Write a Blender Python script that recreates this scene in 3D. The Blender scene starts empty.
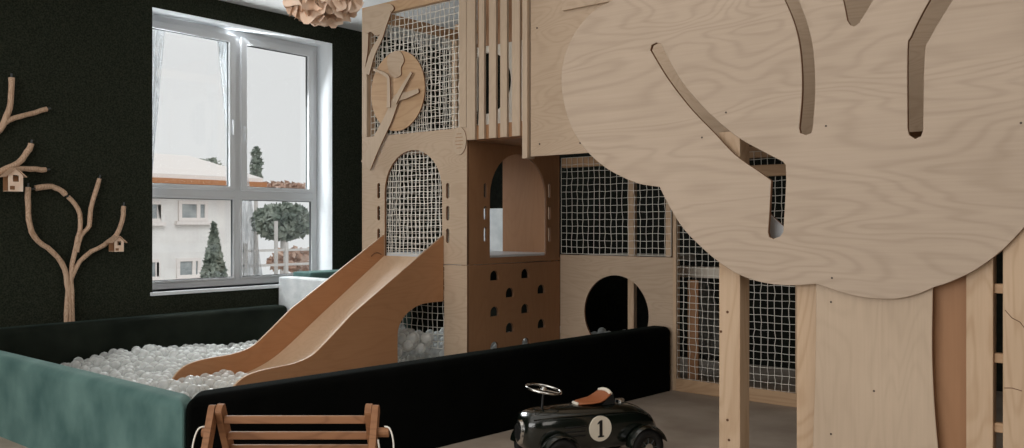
import bpy, bmesh, math, random
from mathutils import Vector, Matrix, noise
random.seed(7)
PI = math.pi
SC = bpy.context.scene
COL = SC.collection

# ------------------------------------------------------------------ camera model
F = 865.0
CH = 1.2
FX, FY = -.6388, .7694            # view direction on the ground; world y runs along the window wall
CAM = Vector((0, 0, CH))

def ray(px, py):
    k = (px - 512) / F
    m = (225 - py) / F
    return Vector((FX + k * .7694, FY + k * .6388, m))

def P(px, py, ax, val):
    d = ray(px, py); i = 'xyz'.index(ax)
    t = (val - CAM[i]) / d[i]
    return CAM + d * t

def XZ(px, py, y): p = P(px, py, 'y', y); return (p.x, p.z)
def YZ(px, py, x): p = P(px, py, 'x', x); return (p.y, p.z)

# ------------------------------------------------------------------ materials
def lin(c):
    return tuple(((v / 255) / 12.92 if v / 255 <= .04045 else (((v / 255) + .055) / 1.055) ** 2.4) for v in c) + (1,)

def newmat(name):
    m = bpy.data.materials.new(name); m.use_nodes = True
    return m, m.node_tree.nodes, m.node_tree.links, m.node_tree.nodes['Principled BSDF']

def plain(name, c, rough=.5, metal=0, spec=.5, **kw):
    m, n, l, b = newmat(name)
    b.inputs['Base Color'].default_value = lin(c)
    b.inputs['Roughness'].default_value = rough
    b.inputs['Metallic'].default_value = metal
    b.inputs['Specular IOR Level'].default_value = spec
    for k, v in kw.items(): b.inputs[k.replace('_', ' ')].default_value = v
    return m

def mottled(name, c1, c2, scale=8, rough=.9, bump=0.0, bscale=60, sheen=0, sheen_c=(255, 255, 255), spec=.3, detail=6, stretch=(1, 1, 1), lo=.35, hi=.65):
    m, n, l, b = newmat(name)
    g = n.new('ShaderNodeNewGeometry'); mp = n.new('ShaderNodeMapping'); mp.inputs['Scale'].default_value = stretch
    l.new(g.outputs['Position'], mp.inputs['Vector'])
    t = n.new('ShaderNodeTexNoise'); t.inputs['Scale'].default_value = scale; t.inputs['Detail'].default_value = detail
    l.new(mp.outputs[0], t.inputs['Vector'])
    r = n.new('ShaderNodeValToRGB')
    r.color_ramp.elements[0].position = lo; r.color_ramp.elements[1].position = hi
    r.color_ramp.elements[0].color = lin(c1); r.color_ramp.elements[1].color = lin(c2)
    l.new(t.outputs['Fac'], r.inputs[0]); l.new(r.outputs[0], b.inputs['Base Color'])
    b.inputs['Roughness'].default_value = rough; b.inputs['Specular IOR Level'].default_value = spec
    if sheen:
        b.inputs['Sheen Weight'].default_value = sheen; b.inputs['Sheen Tint'].default_value = lin(sheen_c); b.inputs['Sheen Roughness'].default_value = .35
    if bump:
        t2 = n.new('ShaderNodeTexNoise'); t2.inputs['Scale'].default_value = bscale; t2.inputs['Detail'].default_value = 5
        l.new(g.outputs['Position'], t2.inputs['Vector'])
        bp = n.new('ShaderNodeBump'); bp.inputs['Strength'].default_value = bump; bp.inputs['Distance'].default_value = .01
        l.new(t2.outputs['Fac'], bp.inputs['Height']); l.new(bp.outputs[0], b.inputs['Normal'])
    return m

def plywood(name, base, dark, grain='x', n_lines=9, contrast=.55, rough=.55, sc=1.0, edge=None):
    """rotary-cut veneer: contour lines of a stretched noise plus fine fibres"""
    m, n, l, b = newmat(name)
    g = n.new('ShaderNodeNewGeometry')
    mp = n.new('ShaderNodeMapping')
    s = {'x': (.55, .55, 2.3), 'z': (2.3, 2.3, .5)}[grain]
    mp.inputs['Scale'].default_value = tuple(v * sc for v in s)
    l.new(g.outputs['Position'], mp.inputs['Vector'])
    t = n.new('ShaderNodeTexNoise'); t.inputs['Scale'].default_value = 1.5; t.inputs['Detail'].default_value = 2.5; t.inputs['Roughness'].default_value = .45; t.inputs['Distortion'].default_value = .5
    l.new(mp.outputs[0], t.inputs['Vector'])
    mu = n.new('ShaderNodeMath'); mu.operation = 'MULTIPLY'; mu.inputs[1].default_value = n_lines * 6.28 * 2
    l.new(t.outputs['Fac'], mu.inputs[0])
    sn = n.new('ShaderNodeMath'); sn.operation = 'SINE'; l.new(mu.outputs[0], sn.inputs[0])
    mr = n.new('ShaderNodeMapRange'); mr.inputs['From Min'].default_value = -1; l.new(sn.outputs[0], mr.inputs['Value'])
    pw = n.new('ShaderNodeMath'); pw.operation = 'POWER'; pw.inputs[1].default_value = 2.6; l.new(mr.outputs[0], pw.inputs[0])
    # fine fibres
    mp2 = n.new('ShaderNodeMapping'); s2 = {'x': (2.5, 2.5, 70), 'z': (70, 70, 2.5)}[grain]; mp2.inputs['Scale'].default_value = s2
    l.new(g.outputs['Position'], mp2.inputs['Vector'])
    t2 = n.new('ShaderNodeTexNoise'); t2.inputs['Scale'].default_value = 1.6; t2.inputs['Detail'].default_value = 4
    l.new(mp2.outputs[0], t2.inputs['Vector'])
    # large blotches
    t3 = n.new('ShaderNodeTexNoise'); t3.inputs['Scale'].default_value = 2.2; t3.inputs['Detail'].default_value = 3
    l.new(g.outputs['Position'], t3.inputs['Vector'])
    a = n.new('ShaderNodeMath'); a.operation = 'MULTIPLY'; a.inputs[1].default_value = contrast; l.new(pw.outputs[0], a.inputs[0])
    a2 = n.new('ShaderNodeMath'); a2.operation = 'MULTIPLY_ADD'; a2.inputs[1].default_value = .45; l.new(t2.outputs['Fac'], a2.inputs[0]); l.new(a.outputs[0], a2.inputs[2])
    a3 = n.new('ShaderNodeMath'); a3.operation = 'MULTIPLY_ADD'; a3.inputs[1].default_value = .55; l.new(t3.outputs['Fac'], a3.inputs[0]); l.new(a2.outputs[0], a3.inputs[2])
    mr2 = n.new('ShaderNodeMapRange'); mr2.inputs['From Min'].default_value = .25; mr2.inputs['From Max'].default_value = 1.25; l.new(a3.outputs[0], mr2.inputs['Value'])
    mx = n.new('ShaderNodeMix'); mx.data_type = 'RGBA'; mx.inputs[6].default_value = lin(base); mx.inputs[7].default_value = lin(dark)
    l.new(mr2.outputs[0], mx.inputs[0]); l.new(mx.outputs[2], b.inputs['Base Color'])
    b.inputs['Roughness'].default_value = rough; b.inputs['Specular IOR Level'].default_value = .3
    bp = n.new('ShaderNodeBump'); bp.inputs['Strength'].default_value = .05; bp.inputs['Distance'].default_value = .002
    l.new(t2.outputs['Fac'], bp.inputs['Height']); l.new(bp.outputs[0], b.inputs['Normal'])
    return m

M = {}
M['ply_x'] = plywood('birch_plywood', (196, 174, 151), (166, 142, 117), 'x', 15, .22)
M['ply_disc'] = plywood('birch_plywood_wide', (190, 171, 152), (156, 137, 118), 'x', 11, .25, sc=.9)
M['ply_z'] = plywood('birch_plywood_upright', (198, 177, 154), (168, 147, 125), 'z', 10, .15)
M['ply_shade'] = plywood('shaded_plywood', (164, 122, 88), (140, 100, 68), 'z', 8, .16)  # birch plywood darkened, shade of the side faces mixed into its colour
M['ply_slide'] = plywood('slide_plywood', (184, 136, 98), (158, 110, 74), 'x', 8, .16, rough=.4)
M['chute'] = plywood('chute_plywood', (208, 178, 148), (184, 150, 120), 'z', 8, .16, rough=.45)
M['edge'] = plain('ply_edge', (120, 84, 56), .7)
M['pine'] = plywood('pine', (204, 178, 150), (170, 138, 106), 'z', 6, .28, sc=1.5)
M['pine_x'] = plywood('pine_level', (200, 168, 134), (168, 132, 98), 'x', 6, .28, sc=1.5)
M['deck'] = plain('deck_board', (214, 204, 188), .5)
M['chairwood'] = plywood('oiled_wood', (158, 112, 78), (112, 74, 48), 'x', 7, .35, sc=3)
M['stick'] = plywood('stick_wood', (214, 184, 158), (160, 126, 100), 'z', 7, .5, sc=5)
M['knot'] = plain('knot', (96, 62, 36), .7)
M['wallg'] = mottled('dark_green_plaster', (29, 33, 26), (54, 58, 47), 85, .95, .8, 160, spec=.12, detail=8)
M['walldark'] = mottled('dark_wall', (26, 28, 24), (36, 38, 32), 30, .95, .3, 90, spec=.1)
M['ceil'] = mottled('white_ceiling', (206, 208, 208), (218, 219, 218), 3, .9)
M['floor'] = mottled('grey_concrete', (156, 142, 128), (180, 167, 153), 2.5, .7, .12, 40, detail=8, spec=.3)
M['white'] = plain('white_frame', (214, 217, 220), .35)
M['reveal'] = plain('white_reveal', (225, 230, 234), .8)
M['gasket'] = plain('gasket', (70, 74, 76), .7)
M['teal'] = mottled('teal_velvet', (56, 86, 84), (92, 121, 116), 4.2, .85, .15, 200, sheen=.35, sheen_c=(170, 205, 198), detail=8, stretch=(1.2, 1.2, 1), lo=.3, hi=.7)
M['velvet'] = mottled('shaded_velvet', (5, 6, 5), (9, 10, 9), 5, .95, .1, 200, sheen=.05, sheen_c=(90, 120, 110), spec=.05)  # same velvet as the teal, with deep shade put into the colour
M['velvetg'] = mottled('half_shaded_velvet', (24, 29, 24), (36, 41, 35), 4, .95, .1, 200, sheen=.14, sheen_c=(110, 140, 135), spec=.08)  # same velvet again, with lighter shade put into the colour
M['whitepad'] = mottled('white_quilt', (205, 210, 212), (226, 229, 230), 9, .9, .25, 50)
M['rope'] = plain('net_cord', (232, 228, 218), .85)
M['rope2'] = plain('tan_cord', (190, 170, 140), .85)
M['black'] = plain('black_rubber', (14, 14, 14), .55)
M['carpaint'] = plain('dark_green_paint', (14, 20, 15), .18, 0, .6, Coat_Weight=.6)
M['chrome'] = plain('chrome', (225, 225, 222), .18, 1)
M['leather'] = plain('brown_leather', (150, 84, 44), .5)
M['cream'] = plain('cream', (228, 218, 200), .5)
M['ink'] = plain('ink', (12, 12, 12), .5)
M['screw'] = plain('screw', (70, 54, 42), .5)
M['house'] = mottled('white_render', (226, 224, 222), (236, 235, 232), 2, .9)
M['roof'] = plain('pale_roof', (232, 226, 222), .9)
M['eave'] = plain('brown_eave', (176, 120, 80), .8)
M['hwin'] = mottled('house_glass', (130, 138, 140), (168, 174, 175), 3, .3)
M['ground'] = mottled('pale_ground', (205, 205, 202), (150, 135, 125), .6, .95)
M['leafdark'] = mottled('hazy_foliage', (104, 116, 106), (158, 166, 154), 4, .9)  # dark leaves paled, outdoor haze mixed into the colours
M['leafred'] = mottled('rust_foliage', (168, 130, 110), (200, 176, 160), 4, .9)
M['petal'] = mottled('wood_veneer_petal', (250, 232, 216), (238, 208, 184), 9, .6)
M['pole'] = plain('pale_pole', (196, 192, 188), .8)

def glass():
    m, n, l, b = newmat('window_glass')
    o = n['Material Output']; n.remove(b)
    tr = n.new('ShaderNodeBsdfTransparent'); tr.inputs[0].default_value = (.96, .97, .97, 1)
    gl = n.new('ShaderNodeBsdfGlossy'); gl.inputs['Roughness'].default_value = .02
    mx = n.new('ShaderNodeMixShader'); mx.inputs[0].default_value = .04
    l.new(tr.outputs[0], mx.inputs[1]); l.new(gl.outputs[0], mx.inputs[2]); l.new(mx.outputs[0], o.inputs[0])
    return m
M['glass'] = glass()

def sheer():  # translucent film standing in for a reflection on the glass
    m, n, l, b = newmat('reflection_film')
    o = n['Material Output']
    b.inputs['Base Color'].default_value = lin((160, 164, 166)); b.inputs['Roughness'].default_value = 1
    tr = n.new('ShaderNodeBsdfTransparent')
    g = n.new('ShaderNodeNewGeometry'); mp = n.new('ShaderNodeMapping'); mp.inputs['Scale'].default_value = (1, 40, 3)
    l.new(g.outputs['Position'], mp.inputs[0]); t = n.new('ShaderNodeTexNoise'); t.inputs['Scale'].default_value = 1
    l.new(mp.outputs[0], t.inputs['Vector'])
    mr = n.new('ShaderNodeMapRange'); mr.inputs['From Min'].default_value = .3; mr.inputs['From Max'].default_value = .7
    mr.inputs['To Min'].default_value = .25; mr.inputs['To Max'].default_value = .75; l.new(t.outputs['Fac'], mr.inputs[0])
    mx = n.new('ShaderNodeMixShader'); l.new(mr.outputs[0], mx.inputs[0]); l.new(tr.outputs[0], mx.inputs[1]); l.new(b.outputs[0], mx.inputs[2])
    l.new(mx.outputs[0], o.inputs[0])
    return m
M['sheer'] = sheer()

def ballmat():
    m, n, l, b = newmat('clear_plastic_ball')
    o = n['Material Output']
    b.inputs['Base Color'].default_value = lin((244, 246, 244)); b.inputs['Roughness'].default_value = .10
    b.inputs['Specular IOR Level'].default_value = .7
    tl = n.new('ShaderNodeBsdfTranslucent'); tl.inputs[0].default_value = lin((250, 252, 250))
    m1 = n.new('ShaderNodeMixShader'); m1.inputs[0].default_value = .22; l.new(b.outputs[0], m1.inputs[1]); l.new(tl.outputs[0], m1.inputs[2])
    tr = n.new('ShaderNodeBsdfTransparent'); tr.inputs[0].default_value = (.97, .97, .97, 1)
    lw = n.new('ShaderNodeLayerWeight'); lw.inputs['Blend'].default_value = .35
    mr = n.new('ShaderNodeMapRange'); mr.inputs['To Min'].default_value = .35; mr.inputs['To Max'].default_value = .95
    l.new(lw.outputs['Facing'], mr.inputs[0])
    m2 = n.new('ShaderNodeMixShader'); l.new(mr.outputs[0], m2.inputs[0]); l.new(tr.outputs[0], m2.inputs[1]); l.new(m1.outputs[0], m2.inputs[2])
    l.new(m2.outputs[0], o.inputs[0])
    return m
M['ball'] = ballmat()

# ------------------------------------------------------------------ object helpers
def tag(o, label=None, cat=None, group=None, kind=None):
    if label: o['label'] = label
    if cat: o['category'] = cat
    if group: o['group'] = group
    if kind: o['kind'] = kind
    return o

def thing(name, label, cat, loc=(0, 0, 0), group=None, rz=0):
    o = bpy.data.objects.new(name, None); COL.objects.link(o)
    o.location = loc; o.rotation_euler = (0, 0, rz); o.empty_display_size = .1
    return tag(o, label, cat, group)

def link(name, me, mat, parent=None, smooth=False, world=True):
    """mesh in world coordinates; parented things keep it in place"""
    me.materials.clear(); me.materials.append(mat)
    if smooth:
        for p in me.polygons: p.use_smooth = True
    o = bpy.data.objects.new(name, me); COL.objects.link(o)
    if parent:
        o.parent = parent
        if world:
            root = parent
            chain = Matrix.Identity(4); q = parent
            while q:
                chain = (Matrix.Translation(q.location) @ q.rotation_euler.to_matrix().to_4x4()) @ chain; q = q.parent
            me.transform(chain.inverted())
    return o

class MB:
    def __init__(s): s.bm = bmesh.new()
    def box(s, x0, x1, y0, y1, z0, z1, bev=0.0, seg=2):
        b = bmesh.new()
        bmesh.ops.create_cube(b, size=1)
        for v in b.verts:
            v.co = Vector(((x0 + x1) / 2 + v.co.x * (x1 - x0), (y0 + y1) / 2 + v.co.y * (y1 - y0), (z0 + z1) / 2 + v.co.z * (z1 - z0)))
        if bev: bmesh.ops.bevel(b, geom=b.edges[:], offset=bev, segments=seg, affect='EDGES', profile=.5)
        s._add(b); return s
    def _add(s, b):
        me = bpy.data.meshes.new('t'); b.to_mesh(me); b.free(); s.bm.from_mesh(me); bpy.data.meshes.remove(me)
    def tube(s, pts, r, n=8, cap=True):
        pts = [Vector(p) for p in pts]
        rr = r if isinstance(r, (list, tuple)) else [r] * len(pts)
        up = None; rings = []
        for i, p in enumerate(pts):
            if i == 0: d = pts[1] - p
            elif i == len(pts) - 1: d = p - pts[i - 1]
            else: d = (pts[i + 1] - pts[i - 1])
            d.normalize()
            if up is None:
                up = Vector((0, 0, 1)) if abs(d.z) < .9 else Vector((1, 0, 0))
            a = d.cross(up); a.normalize(); up = a.cross(d); up.normalize()
            rings.append([s.bm.verts.new(p + (a * math.cos(2 * PI * (j + .5) / n) + up * math.sin(2 * PI * (j + .5) / n)) * rr[i]) for j in range(n)])
        for i in range(len(rings) - 1):
            for j in range(n):
                s.bm.faces.new((rings[i][j], rings[i][(j + 1) % n], rings[i + 1][(j + 1) % n], rings[i + 1][j]))
        if cap:
            s.bm.faces.new(rings[0][::-1]); s.bm.faces.new(rings[-1])
        return s
    def bar(s, p0, p1, w, h, side):
        """rectangular bar p0->p1; w along side vector, h along the third direction"""
        p0, p1, side = Vector(p0), Vector(p1), Vector(side).normalized()
        d = (p1 - p0).normalized(); u = d.cross(side).normalized(); side = u.cross(d)
        vs = [s.bm.verts.new(p + side * a * w / 2 + u * c * h / 2) for p in (p0, p1) for a, c in ((-1, -1), (1, -1), (1, 1), (-1, 1))]
        for f in ((0, 1, 2, 3), (7, 6, 5, 4), (0, 4, 5, 1), (1, 5, 6, 2), (2, 6, 7, 3), (3, 7, 4, 0)):
            s.bm.faces.new([vs[i] for i in f])
        return s
    def loft(s, rings, cap=True, close=True):
        R = [[s.bm.verts.new(v) for v in r] for r in rings]; n = len(R[0])
        for i in range(len(R) - 1):
            for j in range(n if close else n - 1):
                s.bm.faces.new((R[i][j], R[i][(j + 1) % n], R[i + 1][(j + 1) % n], R[i + 1][j]))
        if cap and close: s.bm.faces.new(R[0][::-1]); s.bm.faces.new(R[-1])
        return s
    def xf(s, mat): bmesh.ops.transform(s.bm, matrix=mat, verts=s.bm.verts[:]); return s
    def done(s, name, mat, parent=None, smooth=False, world=True):
        bmesh.ops.recalc_face_normals(s.bm, faces=s.bm.faces[:])
        me = bpy.data.meshes.new(name); s.bm.to_mesh(me); s.bm.free()
        o = link(name, me, mat, parent, smooth, world)
        if smooth == 'auto':
            for p in me.polygons: p.use_smooth = True
            me.set_sharp_from_angle(angle=.6)
        return o

def box(name, mat, x0, x1, y0, y1, z0, z1, parent=None, bev=0.0, **k):
    return MB().box(min(x0, x1), max(x0, x1), min(y0, y1), max(y0, y1), min(z0, z1), max(z0, z1), bev).done(name, mat, parent, **k)

def smoothpoly(pts, n=6, closed=False):
    """Catmull-Rom through pts"""
    out = []; N = len(pts)
    rng = range(N) if closed else range(N - 1)
    for i in rng:
        g = (lambda k: pts[k % N]) if closed else (lambda k: pts[max(0, min(N - 1, k))])
        p0, p1, p2, p3 = [Vector(g(i + q)) for q in (-1, 0, 1, 2)]
        for j in range(n):
            t = j / n
            out.append(tuple(.5 * ((2 * p1) + (p2 - p0) * t + (2 * p0 - 5 * p1 + 4 * p2 - p3) * t * t + (3 * p1 - p0 - 3 * p2 + p3) * t ** 3)))
    if not closed: out.append(tuple(pts[-1]))
    return out

def sheet(name, outline, holes, ax, pos, thick, mat, parent=None, edge=M['edge'], bev=.0015):
    """flat board: outline and holes are (a,b) pairs in the plane; ax='y': (x,z), ax='x': (y,z), ax='z': (x,y); extends pos..pos+thick"""
    cu = bpy.data.curves.new('t', 'CURVE'); cu.dimensions = '2D'; cu.fill_mode = 'BOTH'
    cu.extrude = abs(thick) / 2 - bev; cu.bevel_depth = bev; cu.bevel_resolution = 0; cu.offset = -bev
    for loop in [outline] + holes:
        sp = cu.splines.new('POLY'); sp.points.add(len(loop) - 1)
        for p, q in zip(sp.points, loop): p.co = (q[0], q[1], 0, 1)
        sp.use_cyclic_u = True
    to = bpy.data.objects.new('t', cu); COL.objects.link(to)
    dg = bpy.context.evaluated_depsgraph_get()
    me = bpy.data.meshes.new_from_object(to.evaluated_get(dg)); me.name = name
    bpy.data.objects.remove(to); bpy.data.curves.remove(cu)
    c = pos + thick / 2
    for v in me.vertices:
        a, b, t = v.co
        v.co = (a, c + t, b) if ax == 'y' else ((c + t, a, b) if ax == 'x' else (a, b, c + t))
    bm = bmesh.new(); bm.from_mesh(me)
    bmesh.ops.remove_doubles(bm, verts=bm.verts[:], dist=1e-6)
    bmesh.ops.recalc_face_normals(bm, faces=bm.faces[:]); bm.to_mesh(me); bm.free()
    o = link(name, me, mat, parent)
    if edge:
        me.materials.append(edge); i = 'xyz'.index(ax)
        for p in me.polygons:
            if abs(p.normal[i]) < .3: p.material_index = 1
    return o

def rect(a0, a1, b0, b1): return [(a0, b0), (a1, b0), (a1, b1), (a0, b1)]
def arch(a0, a1, b0, spring, top, n=16):
    c, r = (a0 + a1) / 2, (a1 - a0) / 2
    return [(a0, b0), (a1, b0)] + [(c + r * math.cos(PI * i / n), spring + (top - spring) * math.sin(PI * i / n)) for i in range(n + 1)]
def disc(ca, cb, ra, rb=None, n=40):
    rb = rb or ra
    return [(ca + ra * math.cos(2 * PI * i / n), cb + rb * math.sin(2 * PI * i / n)) for i in range(n)]
def slot(ca, b0, b1, w, n=6):
    r = w / 2
    return [(ca + r * math.cos(PI + PI * i / n), b0 + r + r * math.sin(PI + PI * i / n)) for i in range(n + 1)] + \
           [(ca + r * math.cos(PI * i / n), b1 - r + r * math.sin(PI * i / n)) for i in range(n + 1)]

def net(name, ax, pos, a0, a1, b0, b1, step=.05, r=.0024, mat=None, parent=None, seed=0, sag=.006):
    mb = MB(); rnd = random.Random(seed)
    na, nb = max(1, round((a1 - a0) / step)), max(1, round((b1 - b0) / step))
    pts = {}
    for i in range(na + 1):
        for j in range(nb + 1):
            e = 0 if i in (0, na) or j in (0, nb) else 1
            a = a0 + (a1 - a0) * i / na + e * rnd.uniform(-sag, sag) * .7
            b = b0 + (b1 - b0) * j / nb + e * (rnd.uniform(-sag, sag) * .5 - sag * .6 * math.sin(PI * i / na))
            c = pos + e * rnd.uniform(-sag, sag)
            pts[i, j] = (a, c, b) if ax == 'y' else (c, a, b)
    for i in range(na + 1): mb.tube([pts[i, j] for j in range(nb + 1)], r, 4, False)
    for j in range(nb + 1): mb.tube([pts[i, j] for i in range(na + 1)], r, 4, False)
    return mb.done(name, mat or M['rope'], parent, True)

# ------------------------------------------------------------------ room shell
XW = -6.85; YB = 7.05; XR = 2.4; YF = -3.8; HC = 3.18; XO = -7.1
wy0, wy1, wz0, wz1 = 3.60, 5.46, .645, 3.0
def struct(o): o['kind'] = 'structure'; return o
struct(box('floor', M['floor'], XO, XR + .1, YF - .1, YB + .1, -.1, 0))
struct(box('ceiling', M['ceil'], XO - .1, XR + .1, YF - .1, YB + .1, HC, HC + .1))
struct(sheet('wall_left', rect(YF, YB, 0, HC), [rect(wy0, wy1, wz0, wz1)], 'x', XW, -.30, M['wallg'], edge=M['reveal'], bev=.0005))
struct(box('wall_back', M['walldark'], XO, XR, YB, YB + .1, 0, HC))
struct(box('wall_right', M['walldark'], XR, XR + .1, YF, YB, 0, HC))
struct(box('wall_front', M['walldark'], XO, XR, YF - .1, YF, 0, HC))
# window
wx = XW - .24
win = thing('window_1', None, None, (wx, wy0, wz0)); win['kind'] = 'structure'
ym = P(237.5, 120, 'x', wx).y
zt = 1.487
TH_ = .032
sheet('window_frame', rect(wy0, wy1, wz0, wz1), [rect(wy0 + .05, ym - .026, zt + TH_, wz1 - .05), rect(ym + .026, wy1 - .05, zt + TH_, wz1 - .05),
      rect(wy0 + .05, ym - .026, wz0 + .05, zt - TH_), rect(ym + .026, wy1 - .05, wz0 + .05, zt - TH_)], 'x', wx, -.06, M['white'], win, edge=None, bev=.003)
for (a, b, lo, hi, s, sb) in ((wy0 + .052, ym - .028, zt + TH_ + .002, wz1 - .052, .062, .035), (ym + .028, wy1 - .052, zt + TH_ + .002, wz1 - .052, .062, .035),
                          (wy0 + .052, ym - .028, wz0 + .052, zt - TH_ - .002, .018, .02), (ym + .028, wy1 - .052, wz0 + .052, zt - TH_ - .002, .018, .02)):
    x1 = wx + .022 if s > .05 else wx + .004
    so = sheet('sash', rect(a, b, lo, hi), [rect(a + s, b - s, lo + sb, hi - s)], 'x', x1, -(x1 - wx + .04), M['white'], win, edge=None, bev=.003)
    sheet('gasket', rect(a + s - .001, b - s + .001, lo + sb - .001, hi - s + .001), [rect(a + s + .006, b - s - .006, lo + sb + .006, hi - s - .006)], 'x', wx - .010, -.02, M['gasket'], so, edge=None, bev=.0005)
    box('pane', M['glass'], wx - .024, wx - .018, a + s + .001, b - s - .001, lo + sb + .001, hi - s - .001, so)
h = MB(); h.box(wx + .02, wx + .035, ym + .05, ym + .075, 2.05, 2.12, .004); h.box(wx + .035, wx + .05, ym + .052, ym + .072, 1.97, 2.11, .004)
h.done('window_handle', M['white'], win)
h = MB(); h.box(wx + .02, wx + .035, ym - .075, ym - .05, 2.10, 2.17, .004); h.box(wx + .035, wx + .05, ym - .073, ym - .053, 2.03, 2.16, .004)
h.done('window_handle', M['white'], win)
box('window_sill', M['reveal'], wx, XW + .025, wy0 - .02, wy1 + .02, wz0 - .03, wz0, win, .004)

# translucent strips added outside the panes to stand for curtain reflections
def reflection_strip(name, pts_top, pts_bot, label):
    x = wx - .12
    A = [P(px, py, 'x', x) for px, py in pts_top]; B = [P(px, py, 'x', x) for px, py in pts_bot]
    mb = MB(); n, m = 16, 14; R = []
    for j in range(m + 1):
        row = []
        for i in range(n + 1):
            u = i / n; v = j / m
            t = A[0].lerp(A[1], u); b_ = B[0].lerp(B[1], u); p = t.lerp(b_, v ** 1.2 if name == 'curtain_reflection' else v)
            row.append(p + Vector((.02 * math.sin(u * 25), 0, 0)))
        R.append(row)
    mb.loft(R, cap=False, close=False)
    return tag(mb.done(name, M['sheer'], None, True), label, 'curtain')
reflection_strip('curtain_reflection', ((216, 32), (228, 36)), ((240, 278), (263, 277)), 'translucent strip for a curtain reflection, slanting behind the middle of the window')
reflection_strip('curtain_reflection', ((150, 20), (166, 24)), ((146, 190), (151, 190)), 'translucent strip for a curtain reflection at the left edge of the window')

# ------------------------------------------------------------------ outside
XH = -22
def hp(px, py, x=XH): p = P(px, py, 'x', x); return (p.y, p.z)
tag(box('outside_ground', M['ground'], -60, XO - .5, -10, 60, -3.1, -3.0), kind='structure')
house = thing('neighbour_house', 'white rendered house with brown eave seen through the window', 'house', (XH, 10, -3))
ey, ez = hp(190, 181)
HY1 = hp(238, 230)[0]
box('wall', M['house'], XH - 6, XH, 6, HY1, -3, ez, house)
r = MB(); r.loft([[(XH + .5, y, ez - .02), (XH + .5, y, ez + .14), (XH - 3.5, y, ez + 1.0), (XH - 6.5, y, ez + .14), (XH - 6.5, y, ez - .02)] for y in (5.5, HY1 + .5)]); r.done('roof', M['roof'], house)
box('eave', M['eave'], XH + .35, XH + .62, 5.4, HY1 + .55, ez - .16, ez + .02, house)
for (a, b, c, d) in ((178, 207, 201, 221), (176, 200, 258, 278), (146, 160, 201, 222), (146, 158, 259, 280)):
    y0, z1 = hp(a, c); y1, z0 = hp(b, d)
    z0 = hp((a + b) / 2, d)[1]; z1 = hp((a + b) / 2, c)[1]
    w = .09; ymid = (y0 + y1) / 2 + .15
    fo = sheet('window', rect(y0, y1, z0, z1), [rect(y0 + w, ymid - .05, z0 + w, z1 - w), rect(ymid + .05, y1 - w, z0 + w, z1 - w)], 'x', XH + .06, -.08, M['roof'], house, edge=None)
    box('ledge', M['roof'], XH + .0, XH + .14, y0 - .1, y1 + .1, z0 - .10, z0 - .005, fo)
    box('pane', M['hwin'], XH - .01, XH + .02, y0 + w, y1 - w, z0 + w, z1 - w, fo)

def foliage(name, label, cat, c, rx, ry, rz_, mat, n=500, leaf=.16, cone=False, trunk=True, group=None):
    root = thing(name, label, cat, (c[0], c[1], -3.0), group)
    mb = MB(); rnd = random.Random(len(name) * 7 + int(abs(c[1]) * 10))
    for i in range(n):
        while True:
            v = Vector((rnd.uniform(-1, 1), rnd.uniform(-1, 1), rnd.uniform(-1, 1)))
            if v.length < 1 and v.length > .35: break
        if cone:
            hz = rnd.random() ** 1.3; a = rnd.uniform(0, 2 * PI); q = (1 - hz) * rnd.uniform(.6, 1.05)
            p = Vector((c[0] + rx * q * math.cos(a), c[1] + ry * q * math.sin(a), c[2] - rz_ + 2 * rz_ * hz))
        else: p = Vector((c[0] + v.x * rx, c[1] + v.y * ry, c[2] + v.z * rz_))
        d1 = Vector((rnd.uniform(-1, 1), rnd.uniform(-1, 1), rnd.uniform(-1, 1))).normalized(); d2 = d1.orthogonal().normalized()
        s = leaf * rnd.uniform(.6, 1.3)
        vs = [mb.bm.verts.new(p + d1 * s * a + d2 * s * .5 * b) for a, b in ((-1, 0), (0, 1), (1, 0), (0, -1))]
        mb.bm.faces.new(vs)
    mb.done('foliage', mat, root)
    MB().tube([(c[0], c[1], -3), (c[0], c[1], c[2])], [.12, .05], 8).done('trunk', M['pole'], root)
    return root
p = P(214, 252, 'x', -18); foliage('conifer_tree', 'small dark conifer in front of the white house outside', 'tree', (-18, p.y, p.z - .3), .42, .42, .95, M['leafdark'], 2200, .08, True)
p = P(283, 222, 'x', -16); foliage('garden_bush', 'large dark green bush outside the right half of the window', 'bush', (-16, p.y, p.z), .5, .75, .42, M['leafdark'], 2600, .07)
p = P(300, 260, 'x', -14); foliage('garden_bush', 'low rust coloured bush behind the lower right pane', 'bush', (-14, p.y, p.z), .4, .7, .25, M['leafred'], 420, .09)
p = P(285, 186, 'x', -30); foliage('autumn_hedge', 'rust coloured treetops along the skyline outside', 'hedge', (-30, p.y, p.z - .2), .8, 2.2, .35, M['leafred'], 1300, .14)
p = P(256, 166, 'x', -26); foliage('poplar_tree', 'thin upright tree rising above the treetops outside', 'tree', (-26, p.y, p.z), .2, .2, .7, M['leafdark'], 330, .10)
p = P(210, 166, 'x', -31); foliage('distant_tree', 'sparse treetop showing above the roof of the house', 'tree', (-31, p.y, p.z), .4, .5, .35, M['leafdark'], 110, .10)
g1 = P(276, 245, 'x', -13)
MB().tube([(-13, g1.y, -3), (-13, g1.y, P(275, 221, 'x', -13).z)], .035, 8).done('fence_post', M['pole'])
tag(bpy.data.objects['fence_post'], 'pale leaning post outside in front of the large bush', 'post')
fe = MB(); fy = P(244, 250, 'x', -12.5).y
for z in (.1, .35, .6, .85): fe.box(-12.53, -12.5, fy, 14, z - .1, z - .06)
for i in range(9): fe.box(-12.54, -12.48, fy + i * .8, fy + .06 + i * .8, -3, .9)
tag(fe.done('garden_fence', M['pole']), 'pale slatted garden fence outside below the bush', 'fence')

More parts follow.
